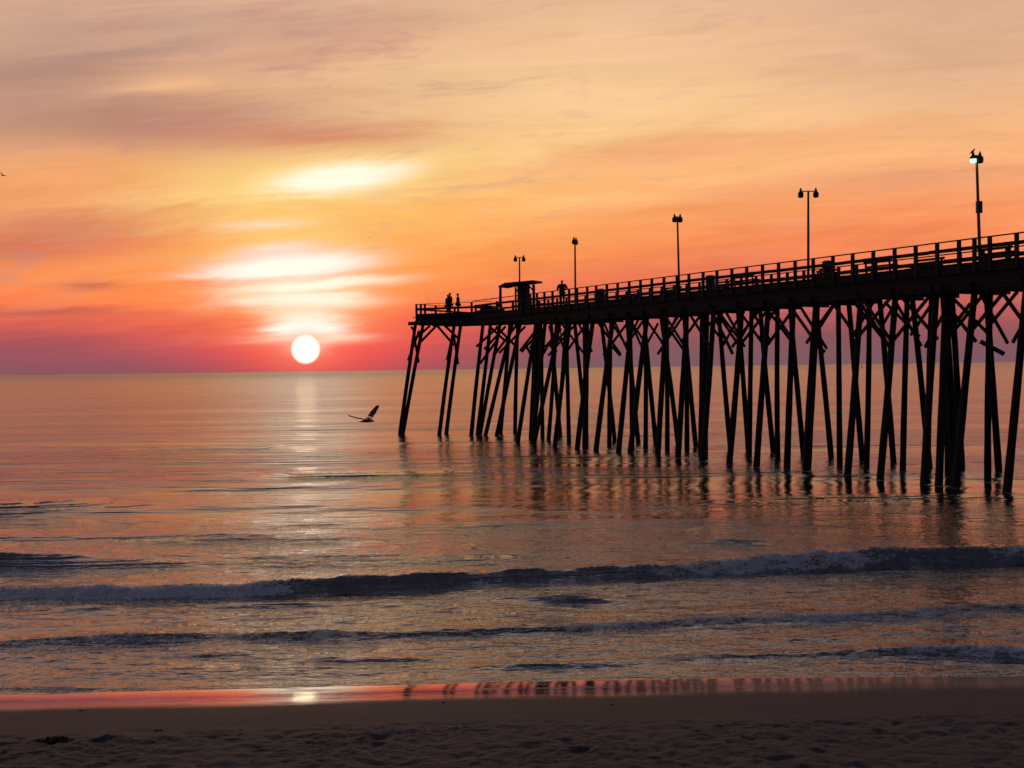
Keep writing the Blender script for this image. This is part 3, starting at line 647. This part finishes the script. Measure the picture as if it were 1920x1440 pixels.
# shelter
SHL = on_head(976, 3.2, DECKZ); sh = empty('shelter', SHL, math.atan2(hu.y, hu.x)+math.pi+R(-6)); tag(sh, 'small open flat roofed shelter with a solid centre panel on the pier head', 'shelter')
rot = Matrix.Rotation(-sh.rotation_euler.z, 4, 'Z')
roof = MB(); rx = (-1.68, -1.05, 1.66); rt_ = (2.46, 2.72, 2.80); rb_ = (2.36, 2.46, 2.64)
roof.add([(x, y, z) for y in (-.8, .9) for x, z in list(zip(rx, rb_))+list(zip(rx, rt_))],
         [(0, 1, 4, 3), (1, 2, 5, 4), (6, 9, 10, 7), (7, 10, 11, 8), (0, 6, 7, 1), (1, 7, 8, 2), (3, 4, 10, 9), (4, 5, 11, 10), (0, 3, 9, 6), (2, 8, 11, 5)])
roof.build('roof', M_roof, sh)
for x, y in ((-1.5, -.7), (1.6, -.7), (-.85, .75), (.95, .75)): MB().bar((x, y, 0), (x, y, 2.36 if x < -1 else 2.44 if x < 0 else 2.55), .13 if x < 0 else .11, .12).build('post', M_wood, sh)
for a_, b_ in (((-.85, .75, 2.0), (-.4, .75, 2.44)), ((.95, .75, 1.9), (.5, .75, 2.44))): MB().bar(a_, b_, .08, .1).build('brace', M_wood, sh)
MB().box(-.12, .74, -.3, .35, 0, 2.56).build('centre_panel', M_wood, sh)
MB().box(-.6, 1.2, -.55, -.3, .7, .78).box(-.55, -.47, -.52, -.33, 0, .7).box(1.07, 1.15, -.52, -.33, 0, .7).build('counter', M_wood, sh)
fl = empty('furled_flag', sh.matrix_basis @ Vector((-1.47, -.9, .62))); tag(fl, 'dark furled cloth hanging down the left front post of the shelter', 'flag')
mb = MB(); mb.loft([((0, 0, z), (r_, 0, 0), (0, r_*.6, 0)) for z, r_ in ((0, .2), (.03, .21), (.25, .18), (.5, .11), (.8, .08), (1.3, .075), (1.75, .06))], 12); mb.build('cloth', M_c3, fl, True)
MB().tube([(0, .0, 1.74), (0, .04, 1.84)], .012, 6).build('tie', M_dark, fl)

# ------------------------------------------------------------------ lamp posts
def lamp_head(parent, x, z, lit=False):
    h = MB(); h.loft([((x, 0, z+zz*.85), (r_*.82, 0, 0), (0, r_*.82, 0)) for zz, r_ in ((.02, .20), (.05, .21), (.14, .17), (.22, .09), (.24, .085), (.36, .08), (.37, .03))], 16)
    ho = h.build('lamp_head', M_dark, parent, True)
    MB().loft([((x, 0, z+zz*.85), (r_*.82, 0, 0), (0, r_*.82, 0)) for zz, r_ in ((.012, .195), (-.10, .195), (-.2, .18), (-.225, .12), (-.23, .02))], 16).build('lamp_glass', M_lit if lit else M_dark, ho, True)
    MB().tube([(x, 0, z+.31), (x, 0, z+.39)], [.036, .03], 10).build('photocell', M_dark, ho, True)
def lamp_post(px, w_, ptop, span, label, rz, lit=False, box=False, head=False, lean=0, px_top=None):
    base = on_main(px, w_, DECKZ) if not head else head
    top = at_y(px_top or px, ptop, base.y); hgt = top.z-DECKZ; shx = top.x-base.x
    r_ = empty('lamp_post', base, rz); tag(r_, label, 'street lamp', 'lamp posts along the pier')
    inv = Matrix.Rotation(-rz, 3, 'Z'); tv = inv @ Vector((shx, 0, hgt))
    MB().tube([(0, 0, -.0), tv*.25, tv*.75, tv], [.085, .08, .068, .06], 10).build('pole', M_metal, r_, True)
    MB().loft([((0, 0, 0.001), (.14, 0, 0), (0, .14, 0)), ((0, 0, .03), (.14, 0, 0), (0, .14, 0)), ((0, 0, .05), (.09, 0, 0), (0, .09, 0)), ((0, 0, .12), (.08, 0, 0), (0, .08, 0))], 12).build('base_plate', M_metal, r_)
    x = tv.x; arm = MB().tube([(x-span-.02, tv.y, hgt-.02), (x+span+.02, tv.y, hgt-.02)], .03, 8); ar = arm.build('cross_arm', M_dark, r_)
    for sgn in (-1, 1):
        e_ = empty_off = None
        lamp_head(r_, x+sgn*span, hgt-.2, lit and sgn < 0)
    for c in kids(r_):
        if c.name.startswith('lamp_head'): c.location.y = tv.y
    if box:
        bp = at_y(1833, 389, base.y); v = inv @ (bp-base)
        MB().box(v.x-.14, v.x+.14, v.y-.2, v.y-.06, v.z-.29, v.z+.29).build('control_box', M_sign, r_)
    return r_, top
L1, top1 = lamp_post(1838, 3.9, 291, .18, 'tall pier lamp post with a box halfway up and its left lamp lit pale green', R(8), True, True, px_top=1831)
lamp_post(1515.5, 3.9, 358, .44, 'pier lamp post with two unlit lamps spread on a wide crossarm', 0)
lamp_post(1274, 3.9, 406, .2, 'tall plain pier lamp post with two lamps close together, third from the shore', R(10), px_top=1270)
lamp_post(1079, 3.9, 449, .2, 'slender pier lamp post with lamps almost in line, just landward of the lone figure', R(62), px_top=1078)
lamp_post(974, 0, 482, .36, 'short looking lamp post rising from behind the shelter roof on the pier head', 0, head=on_head(974.5, 5.0, DECKZ))

# ------------------------------------------------------------------ people
def skin(name, joints, bones, m, parent, root=0, sub=1):
    names = list(joints); me = bpy.data.meshes.new(name)
    me.from_pydata([joints[n][0] for n in names], [(names.index(a_), names.index(b_)) for a_, b_ in bones], [])
    me.materials.append(m); o = bpy.data.objects.new(name, me); COL.objects.link(o); o.parent = parent
    md = o.modifiers.new('skin', 'SKIN'); md.use_smooth_shade = True; md.branch_smoothing = .3
    for i, n in enumerate(names):
        sv = me.skin_vertices[0].data[i]; r_ = joints[n][1]; sv.radius = r_ if isinstance(r_, tuple) else (r_, r_); sv.use_root = (i == root)
    s_ = o.modifiers.new('sub', 'SUBSURF'); s_.levels = sub; s_.render_levels = sub+1
    return o
def hand(J, B, wrist, side, dirv, key):
    """palm and five bent fingers hanging from a wrist"""
    d = Vector(dirv).normalized(); w = Vector((0, 1, 0)) if abs(d.y) < .8 else Vector((1, 0, 0)); w = (w-d*w.dot(d)).normalized(); n = d.cross(w)
    p = J[wrist][0]; pm = Vector(p)+d*.05; J[key+'palm'] = (pm, (.034, .02)); B.append((wrist, key+'palm'))
    for i, L in enumerate((.062, .072, .068, .055)):
        k0, k1, k2 = (key+'f%d%s' % (i, c) for c in 'abc'); off = w*(.03-.02*i)
        J[k0] = (pm+off+d*.042, .0095); J[k1] = (pm+off+d*(.042+L*.55)+n*.012, .0085); J[k2] = (pm+off+d*(.042+L*.85)+n*.036, .0075); B += [(key+'palm', k0), (k0, k1), (k1, k2)]
    J[key+'t0'] = (pm+w*.042-d*.01, .011); J[key+'t1'] = (pm+w*.062+d*.028+n*.012, .0085); B += [(key+'palm', key+'t0'), (key+'t0', key+'t1')]
def person(loc, rz, h, label, jacket, elbows, hands_, leanf=0, hat=False, group=None, stride=.1, bulk=1.2):
    r_ = empty('person', loc, rz); tag(r_, label, 'person', group); k = h/1.75
    J = {}; B = []
    def j(n, x, y, z, r): J[n] = (Vector((x*k, (y+leanf*max(0, z-.9))*k, z*k)), (r[0]*k, r[1]*k) if isinstance(r, tuple) else r*k)
    j('pelvis', 0, 0, .95, (.165*bulk, .125)); j('waist', 0, 0, 1.12, (.15*bulk, .115)); j('chest', 0, .01, 1.33, (.18*bulk, .13)); j('collar', 0, .0, 1.46, (.11, .085)); j('neck', 0, .0, 1.53, .058)
    j('jaw', 0, .015, 1.60, (.068, .078)); j('brow', 0, .01, 1.69, (.077, .092)); j('crown', 0, 0, 1.745, (.05, .06))
    B += [('pelvis', 'waist'), ('waist', 'chest'), ('chest', 'collar'), ('collar', 'neck'), ('neck', 'jaw'), ('jaw', 'brow'), ('brow', 'crown')]
    j('nose', 0, .115, 1.635, .012); B.append(('jaw', 'nose'))
    for s_, c in ((-1, 'l'), (1, 'r')):
        j(c+'ear', s_*.082, 0, 1.64, .014); B.append(('brow', c+'ear'))
        j(c+'sh', s_*.185*bulk, 0, 1.41, .065); e_ = elbows[0 if s_ < 0 else 1]; ha = hands_[0 if s_ < 0 else 1]
        j(c+'el', e_[0], e_[1], e_[2], .048); j(c+'wr', ha[0], ha[1], ha[2], .03)
        B += [('collar', c+'sh'), (c+'sh', c+'el'), (c+'el', c+'wr')]
        hand(J, B, c+'wr', s_, (J[c+'wr'][0]-J[c+'el'][0]), c)
        st = stride*(.5 if s_ > 0 else -.5)
        j(c+'hip', s_*.095, 0, .88, .095); j(c+'kn', s_*.1, st*.6+.02, .49, .062); j(c+'an', s_*.1, st, .085, .042); j(c+'toe', s_*.12, st+.17, .035, .035)
        B += [('pelvis', c+'hip'), (c+'hip', c+'kn'), (c+'kn', c+'an'), (c+'an', c+'toe')]
    body = skin('body', J, B, M_skin, r_)
    # clothes follow the body a little outside it
    def sub(names, grow, nm, m):
        JJ = {n: (J[n][0], tuple(x+grow for x in (J[n][1] if isinstance(J[n][1], tuple) else (J[n][1],)*2))) for n in names}
        return skin(nm, JJ, [b_ for b_ in B if b_[0] in names and b_[1] in names], m, r_)
    sub(['pelvis', 'waist', 'chest', 'collar', 'lsh', 'lel', 'lwr', 'rsh', 'rel', 'rwr'], .035, 'jacket', jacket)
    sub(['pelvis', 'lhip', 'lkn', 'lan', 'rhip', 'rkn', 'ran'], .014, 'trousers', M_c3)
    for c in 'lr':
        a_, b_ = J[c+'an'][0], J[c+'toe'][0]
        MB().loft([(a_+Vector((0, -.05*k, -.04*k)), (.04*k, 0, 0), (0, 0, .045*k)), (a_+Vector((0, .03*k, -.03*k)), (.05*k, 0, 0), (0, 0, .055*k)), (b_+Vector((0, -.02*k, .01*k)), (.052*k, 0, 0), (0, 0, .045*k)), (b_+Vector((0, .05*k, 0)), (.03*k, 0, 0), (0, 0, .03*k))], 10).build('shoe', M_dark, r_, True)
    hd = J['brow'][0]
    MB().loft([(hd+Vector((0, -.01, z*k)), (r0*k, 0, 0), (0, r0*1.15*k, 0)) for z, r0 in ((-.06, .07), (-.02, .088), (.02, .088), (.06, .06), (.078, .02))], 14).build('cap' if hat else 'hair', M_c3 if hat else M_hair, r_, True)
    if hat: MB().loft([(hd+Vector((0, y*k, z*k)), (w*k, 0, 0), (0, 0, .006)) for y, z, w in ((.07, .0, .07), (.12, -.008, .065), (.165, -.016, .035))], 10).build('cap_peak', M_c3, r_, True)
    return r_
grp = 'people on the pier'
def hp(px, off): return on_head(px, off, DECKZ+.002)
rest = ([(-.27, -.03, 1.12), (.27, -.03, 1.12)], [(-.26, .10, .9), (.26, .10, .9)])
person(hp(844.5, .75), R(70), 1.9, 'taller of the two men standing shoulder to shoulder at the pier head', M_c1, [(-.3, -.05, 1.12), (.3, -.02, 1.14)], [(-.2, .2, 1.0), (.2, .22, 1.02)], .02, True, grp)
person(hp(839.5, 1.1), R(-60), 1.78, 'man with hunched head pressed close behind the taller one at the pier head', M_c2, *rest, .04, False, grp, bulk=1.35)
person(hp(859.5, .75), R(88), 1.84, 'man standing alone at the pier head facing the pair of men, arms at his sides', M_c2, [(-.25, .0, 1.12), (.24, .0, 1.12)], [(-.2, .16, .95), (.2, .16, .95)], .03, True, grp, bulk=1.15)
person(on_main(1054.5, .45, DECKZ+.002), R(-200), 1.82, 'broad lone figure in a dark coat leaning at the near rail landward of the shelter', M_c4, [(-.36, -.02, 1.14), (.36, -.02, 1.14)], [(-.26, .24, 1.08), (.26, .24, 1.08)], .03, True, grp, bulk=1.35)

# ------------------------------------------------------------------ birds
def remesh(o, v):
    md = o.modifiers.new('remesh', 'REMESH'); md.mode = 'VOXEL'; md.voxel_size = v; md.use_smooth_shade = True
def gull(name, loc, rz, ry, scale, wings, label, flying=True, m=M_feather):
    r_ = empty(name, loc, rz); r_.rotation_euler = (ry[0], ry[1], rz); r_.scale = (scale,)*3; tag(r_, label, 'bird', 'gulls')
    b_ = MB()    # body along +x
    b_.loft([((x, 0, z), (0, w, 0), (0, 0, h)) for x, z, w, h in ((-.30, .015, .07, .008), (-.22, .01, .05, .02), (-.12, 0, .06, .052), (0, -.005, .07, .068), (.10, 0, .06, .06), (.16, .02, .042, .044), (.205, .035, .04, .042), (.24, .034, .03, .03), (.262, .03, .015, .014))], 14)
    for sgn, pts in wings:
        b_.loft([((x, sgn*y, z), (c, 0, 0), (0, .0, th)) for x, y, z, c, th in pts], 12)
    bo = b_.build('body', m, r_, True); remesh(bo, .009)
    MB().loft([((x, 0, z), (0, w, 0), (0, 0, h)) for x, z, w, h in ((.252, .03, .011, .012), (.28, .027, .009, .01), (.302, .02, .004, .006))], 8).build('beak', M_beak, r_, True)
    if not flying:
        for s_ in (-1, 1): MB().tube([(-.02, s_*.03, -.06), (-.01, s_*.035, -.16), (.03, s_*.035, -.165)], .007, 6).build('leg', M_beak, r_)
    return r_
# (x, y, z, half chord, half thickness) along each wing; strokes raised
wr = (1, [(.03, .04, .03, .10, .02), (.06, .22, .17, .10, .016), (.07, .36, .30, .085, .014), (.02, .52, .42, .065, .012), (-.05, .66, .53, .035, .009), (-.10, .72, .58, .012, .006)])
wlft = (-1, [(.03, .04, .03, .10, .02), (.07, .22, .12, .10, .016), (.08, .38, .17, .085, .014), (.03, .55, .17, .06, .012), (-.04, .68, .16, .03, .009), (-.08, .73, .16, .012, .006)])
gl = gull('seagull', at_y(688, 790, 42), 0, (0, 0), 1.0, [], 'gull', True) if False else None
def flying_gull(loc, scale, label, lt, rt):
    """seen nearly from behind and the side: wings rise left and right"""
    r_ = empty('seagull', loc, 0); r_.scale = (scale,)*3; tag(r_, label, 'bird', 'gulls in flight')
    yaw = Matrix.Rotation(R(12), 3, 'Z')
    b_ = MB(); b_.loft([(yaw @ Vector((x, 0, z)), yaw @ Vector((0, w, 0)), (0, 0, h)) for x, z, w, h in ((-.30, -.03, .06, .008), (-.22, -.025, .05, .02), (-.12, -.01, .06, .048), (0, 0, .07, .068), (.10, .0, .06, .062), (.16, -.002, .044, .046), (.205, -.005, .04, .042), (.24, -.012, .03, .03), (.262, -.018, .014, .013))], 14)
    for pts in (lt, rt):
        b_.loft([((x, y, z), (cx, cy, cz), (nx, ny, nz)) for x, y, z, cx, cy, cz, nx, ny, nz in pts], 12)
    bo = b_.build('body', M_feather, r_, True); remesh(bo, .009)
    MB().loft([(yaw @ Vector((x, 0, z)), yaw @ Vector((0, w, 0)), (0, 0, h)) for x, z, w, h in ((.252, -.016, .011, .012), (.28, -.022, .009, .01), (.302, -.03, .004, .006))], 8).build('beak', M_beak, r_, True)
    return r_
def wing(pts, ch, th, side):
    out = []
    for (x, y, z), c in zip(pts, ch):
        out.append((x, y, z, c*1.35, c*.4*side, -c*.35, .0, th, th))
    return out
rt = wing([(.02, .05, .03), (.09, .22, .13), (.17, .36, .27), (.27, .46, .42), (.35, .50, .53), (.37, .5, .56)], (.11, .10, .085, .065, .045, .015), .02, 1)
lt = wing([(0, -.04, .03), (-.17, -.18, .09), (-.32, -.3, .12), (-.47, -.4, .17), (-.58, -.45, .215), (-.62, -.46, .235)], (.10, .085, .07, .05, .035, .012), .02, -1)
flying_gull(at_y(688, 789, 43), 1.06, 'large gull flying low over the sea with one wing raised, left of the pier', lt, rt)
lt2 = wing([(0, -.04, .03), (-.1, -.14, .16), (-.18, -.2, .3), (-.24, -.24, .42)], (.11, .09, .06, .02), .014, -1)
rt2 = wing([(.02, .05, .03), (.2, .25, .05), (.38, .36, .06), (.5, .4, .07)], (.11, .09, .06, .02), .014, 1)
flying_gull(at_y(6, 329, 120), .85, 'tiny distant gull high at the left edge of the sky', lt2, rt2)
rt3 = wing([(.02, .05, .03), (.12, .25, .02), (.2, .4, .02)], (.11, .08, .02), .014, 1); lt3 = wing([(0, -.04, .03), (-.1, -.2, .03), (-.2, -.36, .03)], (.11, .08, .02), .014, -1)
flying_gull(at_y(692.5, 445, 260), .7, 'speck of a far off gull in the yellow sky above the pier end', lt3, rt3)
# a dark bird perched on the lit lamp
lh = at_y(1823, 291, top1.y)
pb = empty('perched_bird', at_y(1823, 284.5, top1.y)); tag(pb, 'small dark bird perched on top of the lit lamp', 'bird')
b_ = MB(); th = R(38); rm = Matrix.Rotation(-th, 3, 'Y')
b_.loft([(rm @ Vector((x, 0, z)), (0, w, 0), rm @ Vector((0, 0, h))) for x, z, w, h in ((-.19, -.0, .03, .006), (-.12, 0, .03, .016), (-.05, 0, .045, .045), (.02, 0, .055, .055), (.08, .005, .045, .045), (.12, .02, .034, .035), (.155, .028, .034, .034), (.185, .025, .016, .016))], 12)
bo = b_.build('body', M_quill, pb, True); remesh(bo, .006)
b_ = MB(); b_.loft([(rm @ Vector((x, 0, z)), (0, w, 0), rm @ Vector((0, 0, w))) for x, z, w in ((.175, .024, .009), (.225, .018, .002))], 8); b_.build('beak', M_dark, pb)
for s_ in (-1, 1): MB().tube([(0, s_*.02, -.03), (.01, s_*.022, -.115), (.03, s_*.022, -.12)], .005, 6).build('leg', M_dark, pb)

# ------------------------------------------------------------------ weed washed up on the damp sand
M_weed = noisy('dried_weed', (.012, .012, .008), (.03, .026, .018), 30, .9, .01)
def on_beach(px, py):
    v = ray(px, py); t_ = 8.0
    for _ in range(4000):
        p = Vector((v[0]*t_, v[1]*t_, CAMZ+v[2]*t_))
        if p.z <= float(beach_h(np.array([p.x]), np.array([p.y]))[0]): break
        t_ += .01
    return p
for px, py, L_, lab in ((103, 1390, .26, 'dark clump of seaweed on the smooth sand at the lower left'), (297, 1371, .07, 'small scrap of seaweed between the big clump and the swash line'), (150, 1333, .04, 'tiny dark bit of weed near the water edge at left'), (832, 1318, .035, 'tiny dark bit of weed on the wet sand landward of the gull'), (1147, 1322, .035, 'tiny dark bit of weed on the damp sand under the shelter end')):
    c = on_beach(px, py); r_ = MB()
    for k in range(40 if L_ > .1 else 12):
        a_ = random.uniform(0, 6.28); d_ = random.random()**.6*L_; x_, y_ = math.cos(a_)*d_, math.sin(a_)*d_*.5; hz = (1-d_/L_)*L_*.22
        q_ = Vector((random.uniform(-.4, .4)*L_, random.uniform(-.25, .25)*L_, random.uniform(-.02, .1)*L_))
        r_.tube([(x_, y_, hz*.4), Vector((x_, y_, hz+.006))+q_*.5, Vector((x_, y_, .002))+q_], [.012*(L_/.26)**.4, .014*(L_/.26)**.4, .004], 5)
    o = r_.build('seaweed_clump', M_weed, None, True); o.location = c; tag(o, lab, 'seaweed', 'seaweed washed up on the sand')

# ------------------------------------------------------------------ channel buoy on the horizon
bp = at_z(1616, 690, 0); 
by_ = 1500; bx_ = at_y(1616, 690, by_).x
bu = empty('channel_buoy', (bx_, by_, 0)); bu.scale = (1.1, 1.1, 1.1); tag(bu, 'tiny dark marker buoy standing on the horizon between the pier piles', 'buoy')
MB().loft([((0, 0, z), (r_, 0, 0), (0, r_, 0)) for z, r_ in ((-.5, 1.0), (.4, 1.1), (.5, 1.0), (.6, .9))], 16).build('float', M_buoy, bu)
mb = MB()
for k in range(4): mb.tube([(.75*math.cos(k*1.57), .75*math.sin(k*1.57), .6), (.28*math.cos(k*1.57), .28*math.sin(k*1.57), 3.6)], .06, 6)
mb.build('tower', M_buoy, bu)
MB().loft([((0, 0, z), (r_, 0, 0), (0, r_, 0)) for z, r_ in ((3.6, .45), (4.5, .45), (4.55, .2), (4.9, .2))], 12).build('daymark', M_buoy, bu)
print('sea verts', Xs.size, 'piles', len(nearp)+len(farp)+len(centp)+len(headp))
